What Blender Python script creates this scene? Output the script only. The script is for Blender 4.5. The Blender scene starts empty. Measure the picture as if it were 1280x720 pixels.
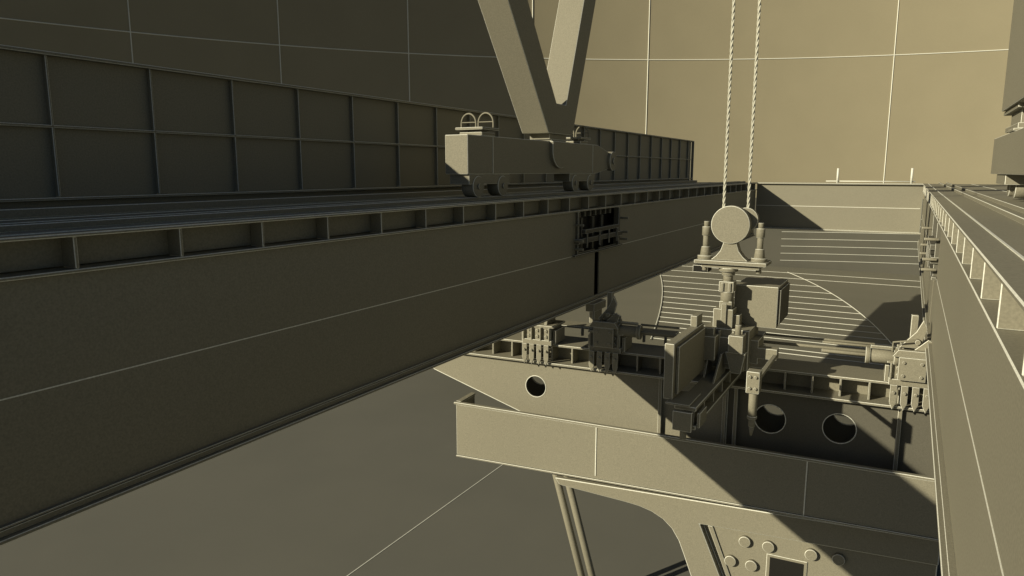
import bpy, bmesh, math
from mathutils import Vector, Matrix
ZO=9.0
scn=bpy.context.scene
# ---------------------------------------------------------------- materials
def paint(name,c1,c2,rough=0.6,spec=0.3,grain=0.13,stain=1.0):
    m=bpy.data.materials.new(name); m.use_nodes=True
    nt=m.node_tree; b=nt.nodes["Principled BSDF"]
    g=nt.nodes.new("ShaderNodeNewGeometry")
    n1=nt.nodes.new("ShaderNodeTexNoise"); n1.inputs["Scale"].default_value=0.35; n1.inputs["Detail"].default_value=4; n1.inputs["Roughness"].default_value=0.5
    n2=nt.nodes.new("ShaderNodeTexNoise"); n2.inputs["Scale"].default_value=55; n2.inputs["Detail"].default_value=2
    nt.links.new(g.outputs["Position"],n1.inputs["Vector"]); nt.links.new(g.outputs["Position"],n2.inputs["Vector"])
    mx=nt.nodes.new("ShaderNodeMix"); mx.data_type='RGBA'
    mx.inputs[6].default_value=(*c1,1); mx.inputs[7].default_value=(*c2,1)
    r=nt.nodes.new("ShaderNodeMapRange"); r.inputs[1].default_value=0.3; r.inputs[2].default_value=0.7; r.inputs[4].default_value=stain
    nt.links.new(n1.outputs[0],r.inputs[0]); nt.links.new(r.outputs[0],mx.inputs[0])
    r2=nt.nodes.new("ShaderNodeMapRange"); r2.inputs[1].default_value=0.3; r2.inputs[2].default_value=0.7; r2.inputs[3].default_value=1-grain; r2.inputs[4].default_value=1+grain
    nt.links.new(n2.outputs[0],r2.inputs[0])
    v=nt.nodes.new("ShaderNodeVectorMath"); v.operation='SCALE'
    nt.links.new(mx.outputs[2],v.inputs[0]); nt.links.new(r2.outputs[0],v.inputs["Scale"])
    nt.links.new(v.outputs[0],b.inputs["Base Color"])
    b.inputs["Roughness"].default_value=rough; b.inputs["Specular IOR Level"].default_value=spec
    return m
STEEL=paint("olive_primer_paint",(.242,.232,.182),(.258,.247,.194),.62,.25)
EDGE=paint("pale_edge",(.76,.78,.72),(.82,.83,.76),.5,.3)  # pale tone on bevels and seam strips, drawing thin outlines
WALL=paint("wall_panel_paint",(.318,.290,.205),(.335,.305,.216),.8,.1,.07)
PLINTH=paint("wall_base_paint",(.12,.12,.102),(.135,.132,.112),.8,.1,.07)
INNER=paint("dark_steel_and_shade",(.115,.112,.092),(.13,.126,.104),.7,.2,.1)  # darker steel tone, also standing for shade on the web plate
GRND=paint("ground_concrete",(.158,.160,.142),(.172,.173,.152),.9,.1,.07)
DECKM=paint("deck_plate_paint",(.20,.197,.160),(.215,.21,.172),.7,.2,.07)
DARK=paint("black_and_unlit_void",(.012,.012,.011),(.018,.018,.016),.7,.2)  # near-black, also standing for the unlit depth of openings
ROPE=paint("steel_rope",(.5,.5,.44),(.58,.58,.5),.5,.4)
# ---------------------------------------------------------------- builder
BF=.64
class B:
    def __init__(s,M=None):
        s.bm=bmesh.new(); s.M=M
    def _bev(s,verts,bev,mat,ang=0.5):
        faces=set(f for v in verts for f in v.link_faces)
        for f in faces: f.material_index=mat
        bmesh.ops.recalc_face_normals(s.bm,faces=list(faces))
        if bev>0:
            es=set(e for v in verts for e in v.link_edges)
            es=[e for e in es if len(e.link_faces)==2 and e.calc_face_angle(0)>ang]
            if es: bmesh.ops.bevel(s.bm,geom=es,offset=bev*BF,segments=1,profile=.5,affect='EDGES',clamp_overlap=True,material=(1 if mat==0 else mat))
    def box(s,x0,x1,y0,y1,z0,z1,bev=.012,mat=0):
        m=Matrix.Translation(((x0+x1)/2,(y0+y1)/2,(z0+z1)/2))@Matrix.Diagonal((abs(x1-x0),abs(y1-y0),abs(z1-z0),1))
        r=bmesh.ops.create_cube(s.bm,size=1,matrix=m); s._bev(r['verts'],bev,mat); return s
    def prism(s,pts,axis,a,b,bev=.012,mat=0):
        def P(p,c):
            return {'x':(c,p[0],p[1]),'y':(p[0],c,p[1]),'z':(p[0],p[1],c)}[axis]
        v0=[s.bm.verts.new(P(p,a)) for p in pts]; v1=[s.bm.verts.new(P(p,b)) for p in pts]
        n=len(pts); s.bm.faces.new(v0); s.bm.faces.new(list(reversed(v1)))
        for i in range(n): s.bm.faces.new((v0[i],v1[i],v1[(i+1)%n],v0[(i+1)%n]))
        s._bev(v0+v1,bev,mat); return s
    def cyl(s,p0,p1,r,seg=28,bev=.01,mat=0,r2=None):
        p0=Vector(p0);p1=Vector(p1);d=p1-p0
        q=d.to_track_quat('Z','Y').to_matrix().to_4x4()
        m=Matrix.Translation((p0+p1)/2)@q
        rr=bmesh.ops.create_cone(s.bm,cap_ends=True,segments=seg,radius1=r,radius2=r if r2 is None else r2,depth=d.length,matrix=m)
        for f in set(f for v in rr['verts'] for f in v.link_faces):
            if len(f.verts)==4: f.smooth=True
        s._bev(rr['verts'],bev,mat,0.6); return s
    def sweep(s,pts,r,seg=8,mat=0,closed=False):
        pts=[Vector(p) for p in pts]; n=len(pts); rings=[]
        up=None
        for i in range(n):
            if closed: t=pts[(i+1)%n]-pts[i-1]
            else: t=pts[min(i+1,n-1)]-pts[max(i-1,0)]
            t.normalize()
            if up is None:
                up=Vector((0,0,1)) if abs(t.z)<.9 else Vector((1,0,0))
            a=t.cross(up).normalized(); b=t.cross(a).normalized(); up=-b
            rings.append([s.bm.verts.new(pts[i]+a*(r*math.cos(k*2*math.pi/seg))+b*(r*math.sin(k*2*math.pi/seg))) for k in range(seg)])
        rng=range(n) if closed else range(n-1)
        for i in rng:
            A=rings[i];C=rings[(i+1)%n]
            for k in range(seg):
                f=s.bm.faces.new((A[k],A[(k+1)%seg],C[(k+1)%seg],C[k])); f.material_index=mat; f.smooth=True
        return s
    def holed(s,outline,holes,y0,y1,mat=0,ring=.009):
        bm=s.bm; es=[]
        def loop(pts):
            vs=[bm.verts.new((p[0],y0,p[1])) for p in pts]
            for i in range(len(vs)): es.append(bm.edges.new((vs[i],vs[(i+1)%len(vs)])))
        loop(outline)
        for (cx,cz,r) in holes:
            loop([(cx+r*math.cos(t*2*math.pi/36),cz+r*math.sin(t*2*math.pi/36)) for t in range(36)])
        r=bmesh.ops.triangle_fill(bm,use_beauty=True,use_dissolve=False,edges=es)
        fs=[g for g in r['geom'] if isinstance(g,bmesh.types.BMFace)]
        e=bmesh.ops.extrude_face_region(bm,geom=fs)
        vs=[g for g in e['geom'] if isinstance(g,bmesh.types.BMVert)]
        bmesh.ops.translate(bm,verts=vs,vec=(0,y1-y0,0))
        bmesh.ops.recalc_face_normals(bm,faces=bm.faces[:])
        for (cx,cz,r) in holes:
            s.sweep([(cx+r*math.cos(t*2*math.pi/36),y0,cz+r*math.sin(t*2*math.pi/36)) for t in range(36)],ring,6,1,True)
        for i in range(len(outline)):
            a=outline[i];b=outline[(i+1)%len(outline)]
            s.sweep([(a[0],y0,a[1]),(b[0],y0,b[1])],ring,6,1)
        return s
    def done(s,name,parent=None,mats=None,label=None):
        bm=s.bm
        if s.M is not None: bmesh.ops.transform(bm,matrix=s.M,verts=bm.verts[:])
        xs=[v.co for v in bm.verts]
        c=Vector([(min(p[i] for p in xs)+max(p[i] for p in xs))/2 for i in range(3)])
        c.z=min(p.z for p in xs)
        bmesh.ops.translate(bm,verts=bm.verts[:],vec=-c)
        me=bpy.data.meshes.new(name); bm.to_mesh(me); bm.free()
        for m in (mats or [STEEL,EDGE]): me.materials.append(m)
        o=bpy.data.objects.new(name,me); scn.collection.objects.link(o)
        w=c+Vector((0,0,ZO))
        if parent is not None:
            o.parent=parent; o.location=w-parent.location
        else: o.location=w
        if label: o["label"]=label
        return o
def tag(o,label,cat,group=None,kind=None):
    if label: o["label"]=label
    if cat: o["category"]=cat
    if group: o["group"]=group
    if kind: o["kind"]=kind
    return o
def thing(name,x,y,z,label,cat,group=None):
    e=bpy.data.objects.new(name,None); e.empty_display_size=.3; e.location=(x,y,z+ZO)
    scn.collection.objects.link(e); return tag(e,label,cat,group)
def copyto(o,parent,dx=0,dy=0,dz=0):
    c=o.copy(); scn.collection.objects.link(c); c.parent=parent
    c.location=o.location+Vector((dx,dy,dz)); return c

# ---------------------------------------------------------------- ground and wall
b=B()
v=[b.bm.verts.new(p) for p in ((-400,-400,-9),(400,-400,-9),(400,400,-9),(-400,400,-9))]; b.bm.faces.new(v)
for x in (-10.4,-30.4,9.6,29.6):
    b.box(x-.012,x+.012,-60,60,-8.999,-8.992,0,1)
tag(b.done("ground",mats=[GRND,EDGE]),"flat olive grey ground with panel seams",None,kind="structure")

CX,CY,R=13.0,2.0,65.0
def arc(phi,r=R): a=math.radians(phi); return (CX-r*math.sin(a),CY+r*math.cos(a))
b=B()
N=160; a0=-22.5; a1=73.6; ZT=30.0  # unseen top height and end angle chosen so the wall shades its left part
def skin(r0,r1,z0,z1,mat,f0=a0,f1=a1,smooth=True):
    prev=None
    for i in range(N+1):
        ph=f0+(f1-f0)*i/N
        x,y=arc(ph,r0); xo,yo=arc(ph,r1)
        cur=(b.bm.verts.new((x,y,z0)),b.bm.verts.new((xo,yo,z1)))
        if prev:
            f=b.bm.faces.new((prev[0],prev[1],cur[1],cur[0])); f.smooth=smooth; f.material_index=mat
        prev=cur
skin(R,R,-9,ZT,0); skin(R+.5,R+.5,-9,ZT,0); skin(R,R+.5,ZT,ZT,0,smooth=False)
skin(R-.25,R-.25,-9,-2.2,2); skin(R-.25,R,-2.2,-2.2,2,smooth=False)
for k in (-2,-1,0,2,3,4,5,6,7):
    ph=13.3+8.42*k
    if k>=4: ph+=.35
    if ph>a1: continue
    x,y=arc(ph,R-.01); b.sweep([(x,y,-2.2),(x,y,ZT)],.04,6,1)
for z in (9,19):
    b.sweep([(*arc(a0+(a1-a0)*i/N,R-.01),z) for i in range(N+1)],.04,6,1)
for z in (-7.4,-6.8,-6.2,-5.6,-5.0,-4.4,-3.8):
    b.sweep([(*arc(-4+24*i/30,R-.26),z) for i in range(31)],.02,6,1)
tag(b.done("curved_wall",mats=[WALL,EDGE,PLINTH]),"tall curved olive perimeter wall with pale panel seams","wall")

# ---------------------------------------------------------------- girders
YA,YE=-4.0,33.2
def girder(sx,label,lines):
    root=thing("bridge_girder",sx(-.2),14.5,-2.87,label,"girder","long parallel steel girders")
    def bx(bb,d0,d1,y0,y1,z0,z1,bev=.012,mat=0):
        a,c=sorted((sx(d0),sx(d1))); return bb.box(a,c,y0,y1,z0,z1,bev,mat)
    b=B()
    yo0,yo1,ys0,ys1=13.6,15.95,14.62,14.88
    bx(b,-.06,-.03,YA,yo0,-2.83,-.8,0); bx(b,-.06,-.03,yo1,YE,-2.83,-.8,0)
    bx(b,-.06,-.03,yo0,ys0,-2.83,-1.70,0); bx(b,-.06,-.03,ys1,yo1,-2.83,-1.70,0)
    bx(b,-.40,-.37,YA,YE,-2.83,-.8,0)
    bx(b,-.03,-.026,YA,ys0,-1.755,-1.744,0,1); bx(b,-.03,-.026,ys1,YE,-1.755,-1.744,0,1)
    b.done("web",root)
    b=B(); bx(b,-.46,.05,YA,YE,-2.87,-2.835,.010); bx(b,-.03,.0,YA,YE,-2.83,-2.78,.008); bx(b,-.03,.02,YA,YE,-2.76,-2.745,.006); b.done("bottom_flange",root)
    b=B(); bx(b,-.2,-.17,YA,YE,-.785,-.53,.0); bx(b,-.21,.03,YA,YE,-.83,-.80,.011); b.done("upper_web",root)
    b=B(); bx(b,-2.6,.05,YA,YE,-.53,-.50,.012)
    for d in lines: bx(b,d-.008,d+.008,YA,YE,-.5,-.492,0,1)
    b.done("top_flange",root)
    b=B(); bx(b,-.55,-.49,YA,YE,-.50,-.44,.010); b.done("rail",root)
    b=B(); bx(b,-.80,-.74,YA,YE,-.50,-.44,.008); b.done("rail",root)
    b=B(); bx(b,-.165,.02,-2.55,-2.52,-.797,-.533,.009); r0=b.done("rib",root)
    for i in range(1,37): copyto(r0,root,0,.98*i,0)
    # splice opening
    b=B()
    bx(b,-.1,.03,yo0-.05,yo0+.03,-1.76,-.84,.006); bx(b,-.1,.03,yo1-.03,yo1+.05,-1.76,-.84,.006)
    for i in range(1,8):
        y=yo0+(yo1-yo0)*i/8; bx(b,-.14,-.08,y-.04,y+.04,-.96,-.84,.004)
    for i in (1.2,2.4,3.4):
        y=yo0+(yo1-yo0)*i/4.4; bx(b,-.22,-.18,y-.05,y+.05,-1.72,-1.0,.003)
    bx(b,-.04,.08,yo0-.1,yo1+.1,-1.50,-1.40,.005); bx(b,.0,.10,yo0+.2,yo1-.2,-1.30,-1.22,.005)
    for y in (yo0+.3,yo0+1.0,yo1-.8,yo1-.3): bx(b,.081,.105,y-.03,y+.03,-1.6,-1.301,.004)
    bx(b,-.02,.05,yo0-.2,yo1+.2,-1.76,-1.72,.006)
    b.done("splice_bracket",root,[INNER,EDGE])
    for y in (yo0-.15,yo1+.15):
        for z in (-1.1,-1.43,-1.6):
            b=B(); a=sorted((sx(.0),sx(.2))); b.cyl((a[0],y,z),(a[1],y,z),.025,12,.004); b.done("bolt",root)
    b=B(); bx(b,-.30,-.27,yo0-.5,yo1+.5,-2.83,-.82,0); b.done("void_shade_plate",root,[DARK,DARK])  # black sheet standing for the dark inside the splice opening
    return root
girder(lambda d:-6.0+d,"long olive steel girder with ribbed upper edge, shaded inner side",(-.14,-.95,-1.5,-2.05))
girder(lambda d:.46-d,"long olive steel girder with ribbed upper edge, sunlit inner side",(-.14,-1.6))

# parapet
root=thing("barrier_wall",-8.65,14,-.5,"long panelled steel barrier wall beside the girder deck","wall")
b=B(); b.box(-8.72,-8.69,YA,32.0,-.5,1.30,0); b.done("panel",root)
b=B(); b.box(-8.72,-8.58,YA,32.05,1.29,1.33,.011); b.box(-8.69,-8.62,YA,32,.49,.52,.009); b.box(-8.69,-8.58,YA,32,-.33,-.30,.01); b.box(-8.69,-8.35,YA,32,-.5,-.40,.012); b.done("rail",root)
b=B(); b.box(-8.69,-8.62,-.39,-.365,-.29,1.29,.009); p0=b.done("post",root)
for i in range(-2,26):
    if i!=0: copyto(p0,root,0,1.27*i,0)
b=B(); b.box(-8.73,-8.57,32.052,32.09,-.5,1.33,.01); b.done("post",root)

# end beam
root=thing("end_beam",-2.8,33.4,-2.47,"olive steel end beam joining both girders","beam")
b=B(); b.box(-6.0,.46,33.25,33.5,-2.47,-.55,.02); b.box(-5.97,.4,33.235,33.249,-1.51,-1.49,0,1); b.done("web",root)
b=B(); b.box(-6.2,.6,33.1,33.7,-.55,-.50,.02); b.done("top_flange",root)
b=B(); b.box(-6.2,.6,33.1,33.7,-2.53,-2.47,.02); b.done("bottom_flange",root)
root=thing("handrail",-1.8,33.4,-.5,"low rail with two tall pale posts on the end beam","railing")
b=B(); b.cyl((-3.2,33.45,-.42),(.15,33.45,-.42),.022,8,0); b.done("rail",root,[EDGE,EDGE])
for x in (-2.75,.0):
    b=B(); b.cyl((x,33.4,-.5),(x,33.4,.12),.045,10,0); b.done("post",root,[EDGE,EDGE])

# ---------------------------------------------------------------- carriages
def carriage(x0,label,vleg):
    xc=x0+.225
    root=thing("gantry_carriage",xc,13,-.44,label,"gantry carriage","wheeled carriages of the gantry")
    b=B()
    if vleg: b.prism([(10.08,.6),(10.08,-.05),(15.7,-.05),(16.7,.10),(16.7,.38),(15.7,.6)],'x',x0,x0+.45,.014)
    else: b.box(x0,x0+.45,10.08,16.3,-.05,.6,.014)
    b.box(x0-.02,x0+.47,13.2,13.9,.605,.64,.01)
    for y in (10.9,15.4): b.box(x0+.45,x0+.458,y-.006,y+.006,-.04,.59,0,1)
    b.done("body",root)
    if vleg:
        b=B(); b.cyl((x0+.38,16.55,.24),(x0+.52,16.55,.24),.23,28,.014); b.cyl((x0+.52,16.55,.24),(x0+.55,16.55,.24),.08,16,.008); b.done("end_boss",root)
    b=B()
    n=16
    pts=[(13.15,.60)]+[(13.55-.40*math.cos(math.pi*i/n),.42-.36*math.sin(math.pi*i/n)) for i in range(n+1)]+[(13.95,.60)]
    b.prism(pts,'x',x0+.452,x0+.53,.016); b.done("hinge_plate",root)
    for yb in (10.85,14.9):
        b=B(); b.box(x0+.04,x0+.43,yb-.70,yb+.70,-.22,-.055,.012)
        b.done("bogie",root)
        for dy in (-.42,.42):
            b=B(); b.cyl((xc-.02,yb+dy,-.26),(xc+.22,yb+dy,-.26),.18,28,.013); b.cyl((xc+.22,yb+dy,-.26),(xc+.25,yb+dy,-.26),.05,12,.005); b.done("wheel",root)
    for yb in ((10.75,14.9) if vleg else (10.75,)):
        b=B(); b.box(x0+.0,x0+.45,yb-.22,yb+.22,.605,.66,.01); b.box(x0-.05,x0+.5,yb-.28,yb+.28,.70,.74,.01)
        b.box(x0+.1,x0+.35,yb-.1,yb+.1,.66,.70,.005)
        b.done("pedestal",root)
        for xx in (x0+.05,x0+.40):
            b=B(); pts=[(xx+.15*math.cos(math.pi*(1-i/16)),yb,.82+.17*math.sin(math.pi*(1-i/16))) for i in range(17)]
            pts=[(xx-.15,yb,.74)]+pts+[(xx+.15,yb,.74)]
            b.sweep(pts,.016,8,0)
            b.sweep([(xx-.15,yb,.84),(xx+.15,yb,.84)],.01,6,0)
            b.done("sheave_guard",root)
    if vleg:
        b=B(); b.prism([(12.95,.75),(14.1,.75),(16.9,8.0),(16.26,8.0),(13.75,1.35),(13.3,1.35),(8.45,8.0),(7.5,8.0)],'x',x0-.07,x0+.53,.016); b.done("leg",root)
        b=B(); b.box(x0+.0,x0+.45,13.15,13.95,.64,.748,.01); b.done("pivot_block",root)
    else:
        b=B(); b.box(x0-.05,x0+.7,11.2,14.9,1.0,9,.014); b.done("leg",root)
        b=B(); b.box(x0+.03,x0+.42,13.2,14.9,.642,.72,.01); b.box(x0+.08,x0+.36,13.4,14.7,.72,.94,.01); b.box(x0+.0,x0+.5,13.1,15.1,.94,.998,.01); b.done("pivot_block",root)
carriage(-6.90,"olive gantry carriage with V-shaped leg rolling on girder rails",True)
carriage(1.30,"olive gantry carriage with straight column on girder rails",False)

# ---------------------------------------------------------------- transverse support (turned 3.5 degrees)
ROT=Matrix.Translation((-6.5,12.8,0))@Matrix.Rotation(math.radians(3.5),4,'Z')@Matrix.Translation((6.5,-12.8,0))
CA,SA=math.cos(math.radians(3.5)),math.sin(math.radians(3.5))
root=thing("support_beam",-3,13,-5.2,"olive transverse box beam with round access holes under the girders","beam")
b=B(ROT)
b.holed([(-9.05,-4.38),(-9.05,-3.9),(-2.66,-3.9),(-2.66,-5.35),(-6.2,-5.35),(-6.93,-5.05)],[(-6.55,-4.46,.23)],12.8,12.86)
b.done("front_plate",root)
b=B(ROT)
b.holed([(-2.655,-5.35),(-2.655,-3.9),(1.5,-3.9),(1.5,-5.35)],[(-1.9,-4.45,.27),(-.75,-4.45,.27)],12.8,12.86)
b.done("front_plate",root,[INNER,EDGE],label="recessed web plate with two round holes, shade put into its colour")  # shade over this web section is put into its darker colour
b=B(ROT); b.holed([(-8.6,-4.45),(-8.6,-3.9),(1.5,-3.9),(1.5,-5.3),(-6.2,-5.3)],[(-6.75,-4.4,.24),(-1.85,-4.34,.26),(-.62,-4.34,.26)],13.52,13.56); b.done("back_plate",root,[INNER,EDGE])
b=B(ROT); b.box(-9.1,1.5,12.60,13.65,-3.9,-3.86,.012); b.box(-9.1,1.5,12.74,13.6,-3.54,-3.50,.012); b.box(-9.0,1.5,13.1,13.13,-3.86,-3.54,0)
b.done("top_chord",root)
b=B(ROT); b.box(-8.9,-8.87,12.76,13.1,-3.855,-3.545,.006); r0=b.done("rib",root)
for i in range(1,23):
    d=.45*i; copyto(r0,root,d*CA,d*SA,0)
for x in (-3.9,-2.7,-2.5,0.15,.8):
    b=B(ROT); b.box(x-.03,x+.03,12.70,12.795,-5.2,-3.905,.008); b.done("stiffener",root)
# trough
root=thing("edge_trough",-3.5,12.4,-5.95,"long open steel trough fixed along the transverse beam","steel trough")
b=B(ROT)
b.prism([(-8.05,-4.84),(.9,-4.84),(.9,-5.78),(-8.05,-5.95)],'y',12.05,12.09,.014)
for x in (-4.95,-1.2): b.box(x-.009,x+.009,12.035,12.049,-5.83,-4.85,0,1)
b.done("front_panel",root)
b=B(ROT); b.box(-8.09,.9,12.02,12.12,-4.836,-4.79,.014); b.box(-8.09,-7.98,12.122,12.78,-4.836,-4.79,.012); b.done("top_rim",root)
b=B(ROT); b.box(-8.07,-8.0,12.092,12.78,-5.4,-4.84,.014); b.done("end_panel",root)
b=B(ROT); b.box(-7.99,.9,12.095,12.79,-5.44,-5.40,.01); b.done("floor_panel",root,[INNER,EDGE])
b=B(ROT); b.prism([(-8.05,-5.955),(.9,-5.785),(.9,-5.82),(-8.05,-5.99)],'y',12.02,12.2,.012); b.done("bottom_rim",root)
# lower frame
root=thing("pier_frame",-2.5,13,-9,"heavy pier frame with haunched corner and bolted plate","frame")
b=B(ROT)
cur=[(-4.5,-6.50),(-4.2,-6.53),(-3.95,-6.59),(-3.72,-6.70),(-3.54,-6.86),(-3.40,-7.08),(-3.28,-7.38),(-3.14,-7.75),(-2.66,-9)]
b.prism([(-6.0,-6.28),(.9,-6.05),(.9,-6.5),(-3.02,-6.64),(-2.02,-9)]+list(reversed(cur))+[(-5.9,-6.42)],'y',12.55,12.95,.022)
b.done("outer_frame",root)
b=B(ROT); b.box(-6.0,.9,12.5,13.3,-6.045,-6.0,.012); b.done("bearing_plate",root)
b=B(ROT); b.holed([(-3.0,-6.66),(.9,-6.52),(.9,-9),(-2.0,-9)],[],12.72,12.75)
b.prism([(-2.88,-6.70),(-2.80,-6.70),(-1.90,-8.99),(-1.97,-8.99)],'y',12.68,12.718,.008,0); b.done("recessed_plate",root)
b=B(ROT); b.box(-1.80,-1.10,12.695,12.718,-9,-7.02,.012); b.done("opening_frame",root)
b=B(ROT); b.box(-1.74,-1.16,12.685,12.693,-8.96,-7.07,.0,0); b.done("opening",root,[DARK,EDGE])  # solid black slab painted in for the dark of the opening
b=B(ROT); b.cyl((-2.2,12.72,-6.86),(-2.2,12.64,-6.86),.105,24,.012); s0=b.done("bolt",root)
for (dx,dz) in ((.42,0),(1.15,.02),(1.6,.04),(-.24,-.45),(.14,-.45),(1.5,-.45)):
    copyto(s0,root,dx*CA,dx*SA,dz)
root=thing("brace_pair",-5.7,12.6,-9,"pair of inclined round steel braces","steel brace")
for dx in (0,.25):
    b=B(ROT); b.cyl((-6.14+dx,12.72,-5.95),(-5.28+dx,12.72,-9),.075,16,.01); b.done("tube",root)

# ---------------------------------------------------------------- bearing shoes
def shoe(cx,zb,label,big,flip=1):
    root=thing("roller_shoe",cx,12.9,zb,label,"bearing shoe","jacking shoes on the support beam")
    x0s,x1s=cx-.32,cx+.32
    b=B(ROT); b.box(x0s,x1s,12.6,13.3,zb,zb+.10,.01); b.box(x0s+.03,x1s-.03,12.65,13.25,zb+.10,zb+.36,.012)
    b.box(x0s-.04,x1s+.04,12.62,13.28,zb+.36,zb+.40,.01)
    b.box(x0s-.06,x0s-.0,12.7,13.2,zb+.02,zb+.3,.01); b.box(x1s,x1s+.06,12.7,13.2,zb+.02,zb+.3,.01)
    for q in (-.3,-.12,.08,.27): b.box(cx+q-.012,cx+q+.012,12.58,12.65,zb+.10,zb+.36,.004)
    b.done("base_block",root)
    for i in range(4):
        x=x0s+.08+i*.16
        b=B(ROT); b.prism([(x-.05,zb+.02),(x+.05,zb+.02),(x+.05,zb-.28),(x+.0,zb-.40),(x-.05,zb-.28)],'y',12.52,12.56,.007)
        b.box(x-.03,x+.03,12.56,12.7,zb-.14,zb-.07,.004); b.cyl((x,12.52,zb-.1),(x,12.48,zb-.1),.024,10,.003); b.done("clamp",root)
    for i in range(3):
        for j in range(2):
            x=x0s+.13+i*.19; z=zb+.17+j*.12
            b=B(ROT); b.cyl((x,12.65,z),(x,12.60,z),.03,10,.005); b.done("bolt",root)
    b=B(ROT)
    for i in (-.15,.15):
        x=cx+i; b.prism([(12.7,zb+.4),(13.2,zb+.4),(13.08,zb+.66),(12.82,zb+.66)],'x',x-.025,x+.025,.006)
    b.cyl((cx-.22,12.95,zb+.55),(cx+.22,12.95,zb+.55),.07,18,.006)
    b.done("bracket",root)
    if big:
        b=B(ROT); x0=cx+flip*.2; x1=cx+flip*.62
        b.cyl((x0,12.72,zb+.44),(x1,12.72,zb+.44),.11,24,.01); b.cyl((x1,12.72,zb+.44),(x1+flip*.07,12.72,zb+.44),.14,24,.01); b.cyl((x0,12.72,zb+.44),(x0+flip*.07,12.72,zb+.44),.14,24,.01)
        b.box(min(x0,x1),max(x0,x1),12.68,12.76,zb+.57,zb+.62,.008)
        b.sweep([(x0+flip*.1,12.66,zb+.56),(x0+flip*.1,12.62,zb+.72),(cx,12.62,zb+.78),(cx-flip*.1,12.7,zb+.66)],.014,8,0)
        b.done("jack_cylinder",root)
        b=B(ROT); b.box(cx-.2,cx+.2,12.50,12.578,zb+.12,zb+.5,.008); b.prism([(cx-.3,zb+.505),(cx+.3,zb+.505),(cx+.22,zb+.62),(cx-.22,zb+.62)],'y',12.5,12.62,.008)
        for (qx,qz) in ((-.13,.2),(.13,.2),(-.13,.42),(.13,.42)): b.cyl((cx+qx,12.5,zb+qz),(cx+qx,12.47,zb+qz),.025,10,.003)
        b.done("cover_plate",root)
        b=B(ROT); b.cyl((x1,12.72,zb+.44),(x1+flip*.75,12.72,zb+.44),.03,14,.004); b.done("jack_rod",root)
        b=B(ROT); b.cyl((x1,12.95,zb+.54),(x1+flip*.75,12.95,zb+.54),.022,14,.004); b.done("jack_rod",root)
        b=B(ROT)
        b.box(cx-.05,cx+.05,12.85,12.97,zb+.6,zb+1.15,.01); b.prism([(cx-.2,zb+.62),(cx+.1,zb+.62),(cx+.18,zb+.95),(cx+.12,zb+1.1),(cx+.03,zb+.9)],'y',12.74,12.80,.01)
        b.prism([(cx-.1,zb+.5),(cx+.2,zb+.5),(cx+.28,zb+.75),(cx+.2,zb+.8)],'y',12.63,12.67,.01)
        b.cyl((cx+.05,12.6,zb+.75),(cx+.05,12.8,zb+.75),.04,12,.006)
        b.done("guide_arm",root)
shoe(-6.45,-3.5,"compact olive bearing shoe clamped under the girder",False)
shoe(-5.0,-3.5,"olive bearing shoe with horizontal jack and upright arm",True)
shoe(.25,-3.5,"sunlit olive bearing shoe with horizontal jack beside girder",True,-1)
root=thing("push_rod",-1,13.1,-3.1,"pair of long thin steel push rods above the beam","rod")
b=B(ROT); b.cyl((-2.1,12.95,-3.06),(-.3,12.95,-3.06),.028,14,.004); b.done("rod",root)
b=B(ROT); b.cyl((-2.1,13.15,-2.96),(-.3,13.15,-2.96),.022,14,.004); b.done("rod",root)
root=thing("guide_bracket",-5.6,14.6,-3.2,"small vertical guide bracket fixed under the girder","bracket")
b=B(); b.box(-6.05,-5.85,14.2,14.9,-3.05,-2.875,.01); b.box(-6.0,-5.9,14.3,14.8,-3.46,-3.05,.01); b.done("block",root)
b=B(); b.prism([(14.1,-3.0),(14.5,-3.46),(14.1,-3.46)],'x',-5.84,-5.80,.01); b.done("plate",root)
root=thing("service_walkway",-5.5,13.6,-3.45,"narrow steel service ledge behind the bearing shoes","walkway")
b=B(ROT); b.box(-6.9,-3.9,13.7,14.2,-3.34,-3.30,.01)
for i in range(7): b.box(-6.8+i*.45,-6.75+i*.45,13.72,13.78,-3.5,-3.345,.006)
b.done("ledge",root)

# ---------------------------------------------------------------- hoist
hx,hy=-2.57,12.2
root=thing("hoist_block",hx,hy,-3.75,"rope hoist block with round sheave drum, motor box and arm","hoist")
b=B(); b.cyl((hx,hy-.14,-.88),(hx,hy+.04,-.88),.315,44,.014); b.done("drum",root)
b=B(); b.cyl((hx+.20,hy+.08,-.80),(hx+.20,hy+.2,-.80),.20,32,.010); b.done("sheave",root)
b=B()
L=[(-.10,-1.08),(-.11,-1.2),(-.15,-1.32),(-.22,-1.41),(-.30,-1.478)]
b.prism([(hx+x,z) for x,z in L]+[(hx-x,z) for x,z in reversed(L)],'y',hy-.1,hy+.12,.012); b.done("neck",root)
b=B(); b.box(hx-.55,hx+.62,hy-.24,hy+.3,-1.54,-1.48,.012); b.box(hx-.45,hx+.5,hy-.15,hy+.22,-1.61,-1.54,.01)
for q in (-.42,.47): b.cyl((hx+q,hy,-1.61),(hx+q,hy,-1.68),.045,12,.008)
b.done("crosshead",root)
for dx in (-.42,.47):
    b=B()
    b.cyl((hx+dx,hy,-1.48),(hx+dx,hy,-1.42),.13,20,.008); b.cyl((hx+dx,hy,-1.42),(hx+dx,hy,-1.27),.09,20,.008,0,.07)
    b.cyl((hx+dx,hy,-1.27),(hx+dx,hy,-1.08),.05,16,.006); b.cyl((hx+dx,hy,-1.08),(hx+dx,hy,-.93),.07,16,.008); b.cyl((hx+dx,hy,-.93),(hx+dx,hy,-.84),.045,12,.005)
    b.done("spring_post",root)
b=B()
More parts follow.
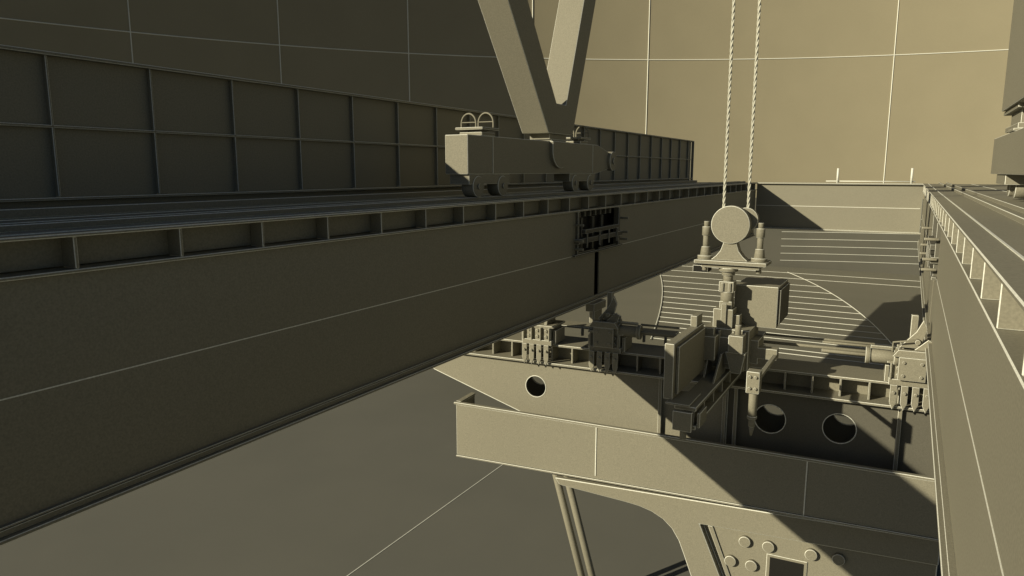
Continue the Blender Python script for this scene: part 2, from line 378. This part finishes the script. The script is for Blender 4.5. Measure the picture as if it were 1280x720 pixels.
b.cyl((hx-.02,hy,-1.61),(hx-.02,hy,-1.67),.16,20,.01); b.cyl((hx-.02,hy,-1.67),(hx-.02,hy,-1.74),.11,18,.01); b.cyl((hx-.02,hy,-1.74),(hx-.02,hy,-1.84),.08,18,.01); b.box(hx-.14,hx+.1,hy-.12,hy+.12,-2.02,-1.84,.012)
b.box(hx-.1,hx-.06,hy-.15,hy-.12,-2.0,-1.86,.006); b.box(hx+.02,hx+.06,hy-.15,hy-.12,-2.0,-1.86,.006)
b.cyl((hx-.02,hy,-2.02),(hx-.02,hy,-2.2),.11,18,.01); b.box(hx-.12,hx+.08,hy-.1,hy+.1,-2.3,-2.18,.012); b.done("swivel",root)
b=B(); b.box(hx-.2,hx+.12,hy-.18,hy+.14,-2.62,-2.3,.012); b.box(hx-.06,hx+.02,hy-.22,hy-.18,-2.55,-2.2,.006); b.box(hx+.12,hx+.22,hy-.1,hy+.1,-2.6,-2.4,.01); b.done("column",root)
b=B(); b.prism([(hx+.05,-2.45),(hx+.05,-1.93),(hx+.76,-1.93),(hx+.76,-2.64),(hx+.28,-2.64)],'y',hy+.25,hy+1.35,.014); b.done("motor_box",root,label="boxy motor housing with sunlit front")
b=B(); b.box(hx+.76,hx+.80,hy+.3,hy+1.3,-2.58,-1.98,.01); b.done("cover_plate",root,[INNER,EDGE])
b=B(); b.box(-.68+hx,hx-.42,hy+.2,hy+.5,-1.75,-1.63,.01,0); b.done("terminal_box",root,[DARK,EDGE])
b=B(); b.box(hx-.33,hx+.42,hy-.25,hy+.6,-3.3,-2.62,.014); b.box(hx-.25,hx+.2,hy-.32,hy-.25,-3.2,-2.75,.01); b.box(hx+.42,hx+.55,hy-.1,hy+.4,-3.2,-2.8,.01)
for q in (-.28,-.05,.18,.36): b.box(hx+q-.015,hx+q+.015,hy-.34,hy-.25,-3.3,-2.64,.005)
b.done("gear_housing",root)
b=B(); b.box(hx-.38,hx-.05,hy-.6,hy-.35,-3.1,-2.7,.012); b.box(hx-.45,hx-.38,hy-.55,hy-.35,-3.0,-2.8,.01); b.box(hx-.3,hx-.1,hy-.5,hy-.4,-2.7,-2.58,.01); b.done("valve_block",root)
b=B(); b.box(hx+.15,hx+.38,hy-.55,hy-.35,-2.95,-2.66,.012); b.prism([(hx+.1,-2.95),(hx+.42,-2.95),(hx+.36,-3.3),(hx+.2,-3.3)],'y',hy-.5,hy-.35,.012); b.cyl((hx+.27,hy-.4,-2.66),(hx+.27,hy-.4,-2.5),.05,12,.006); b.done("gear_motor",root)
b=B(); b.prism([(11.5,-3.38),(12.0,-3.38),(12.0,-2.9),(11.8,-2.9)],'x',hx-.2,hx-.17,.008); b.prism([(11.2,-3.38),(12.0,-3.38),(12.0,-3.0),(11.7,-3.0)],'x',hx+.02,hx+.05,.008); b.done("gusset",root)
b=B()
b.box(-2.78,-2.46,9.9,15.6,-3.44,-3.38,.014); b.box(-2.78,-2.46,9.9,15.6,-3.72,-3.66,.014); b.box(-2.68,-2.62,9.92,15.58,-3.66,-3.44,0)
for i in range(10): b.box(-2.62,-2.50,9.95+i*.6,9.99+i*.6,-3.66,-3.44,.006)
b.done("arm",root)
b=B(); b.box(-2.98,-2.84,9.98,11.7,-3.34,-2.50,.012); b.done("counterweight_slab",root)
b=B(); b.box(-2.83,-2.79,10.1,11.6,-3.28,-2.56,.01); b.done("cover_plate",root)
b=B(); b.box(-2.96,-2.86,11.3,11.65,-2.495,-2.32,.01); b.done("lifting_lug",root)
b=B(); b.box(-2.9,-2.55,9.85,10.5,-3.375,-3.345,.006); b.box(-2.78,-2.50,9.82,9.895,-3.74,-3.45,.012); b.cyl((-2.65,9.95,-3.72),(-2.65,9.95,-3.9),.05,12,.006); b.box(-2.44,-2.40,9.9,10.3,-3.68,-3.46,.01); b.done("end_bracket",root)
b=B(); b.box(-1.78,-1.72,10.42,12.3,-3.06,-3.00,.006); b.box(-2.15,-1.72,12.1,12.3,-3.1,-2.92,.01); b.done("outrigger",root)
root=thing("hydraulic_actuator",-1.74,10.3,-3.62,"vertical hydraulic actuator with pointed rod hanging from outrigger","actuator")
b=B(); b.box(-1.84,-1.66,10.2,10.4,-3.14,-2.82,.012)
b.done("mount",root)
for z in (-2.89,-3.06):
    for x in (-1.79,-1.71):
        b=B(); b.cyl((x,10.2,z),(x,10.17,z),.022,10,.004); b.done("bolt",root)
b=B(); b.cyl((-1.75,10.3,-3.14),(-1.75,10.3,-3.50),.06,20,.008); b.cyl((-1.75,10.3,-3.50),(-1.75,10.3,-3.54),.07,20,.008); b.done("cylinder",root)
b=B(); b.cyl((-1.75,10.3,-3.66),(-1.75,10.3,-3.54),.045,16,.006); b.cyl((-1.75,10.3,-3.80),(-1.75,10.3,-3.66),.012,16,.0,0,.042); b.done("rod_end",root)
for (x0,y0,x1) in ((hx-.14,hy-.04,hx-.13),(hx+.22,hy+.14,hx+.24)):
    b=B()
    n=260
    b.cyl((x0,y0,-.75),(x1,y0,9),.016,10,0)
    for ph in (0,math.pi*2/3,math.pi*4/3):
        b.sweep([(x0+(x1-x0)*i/n+.016*math.cos(ph+i*.75),y0+.016*math.sin(ph+i*.75),-.75+9.75*i/n) for i in range(n+1)],.012,6,0)
    tag(b.done("hoist_rope",mats=[ROPE,ROPE]),"taut pale twisted steel rope holding the hoist block","rope","ropes of the hoist")

# ---------------------------------------------------------------- ribbed deck
def rz(y): return -6-.05*(y-25)
b=B()
b.prism([(22,rz(22)),(62,rz(62)),(62,rz(62)-.3),(22,rz(22)-.3)],'x',-17,9,.0)
def strip(x0,x1,y,w):
    b.prism([(y-w,rz(y-w)),(y-w,rz(y-w)+.015),(y+w,rz(y+w)+.015),(y+w,rz(y+w))],'x',x0,x1,0,1)
def xr(y):
    t=max(0,min(1,(y-26)/31)); return .2-7.9*t+3.8*t*(1-t)
def xl(y):
    t=(y-26.4)/24.6; return -8.3-7.6*t+1.2*t*(1-t)
for y in (24.4,25.2,26.1,27.1,28.2,29.4,30.8,32.4,34.2,36.2,38.5,41.1,44.1,47.6): strip(xl(y),xr(y),y,.018+.0008*(y-24))
strip(-16,3,52.0,.035); strip(-16,3,56.5,.04)
b.sweep([(xr(24+33*i/30),24+33*i/30,rz(24+33*i/30)+.01) for i in range(31)],.025,6,1)
b.sweep([(xl(24+25.5*i/20),24+25.5*i/20,rz(24+25.5*i/20)+.01) for i in range(21)],.025,6,1)
tag(b.done("ribbed_deck",mats=[DECKM,EDGE]),"wide sloping steel deck with pale ribs across it","deck")

# ---------------------------------------------------------------- light
w=bpy.data.worlds.new("World"); scn.world=w; w.use_nodes=True
nt=w.node_tree; bg=nt.nodes["Background"]
sky=nt.nodes.new("ShaderNodeTexSky"); sky.sky_type='NISHITA'; sky.sun_disc=False
d=Vector((1,1.5,-.7)).normalized()
sky.sun_elevation=math.asin(-d.z); sky.sun_rotation=math.atan2(-d.x,-d.y)%(2*math.pi)
sky.ozone_density=2.5
nt.links.new(sky.outputs[0],bg.inputs[0]); bg.inputs[1].default_value=.030
L=bpy.data.lights.new("sun","SUN"); L.energy=5; L.angle=math.radians(.5); L.color=(1,.89,.64)
lo=bpy.data.objects.new("sun",L); lo.rotation_euler=d.to_track_quat('-Z','Y').to_euler(); lo.location=(-20,-20,30); scn.collection.objects.link(lo)
# ---------------------------------------------------------------- camera
cam=bpy.data.cameras.new("camera"); cam.sensor_width=36; cam.lens=36*887/1280; cam.clip_end=1000; cam.clip_start=.05
co=bpy.data.objects.new("camera",cam); scn.collection.objects.link(co)
p=math.radians(9.35); yw=math.radians(29.1)
co.location=(0,0,ZO); co.rotation_euler=(math.pi/2-p,0,yw)
scn.camera=co
scn.view_settings.view_transform='Standard'; scn.view_settings.look='None'; scn.view_settings.exposure=0
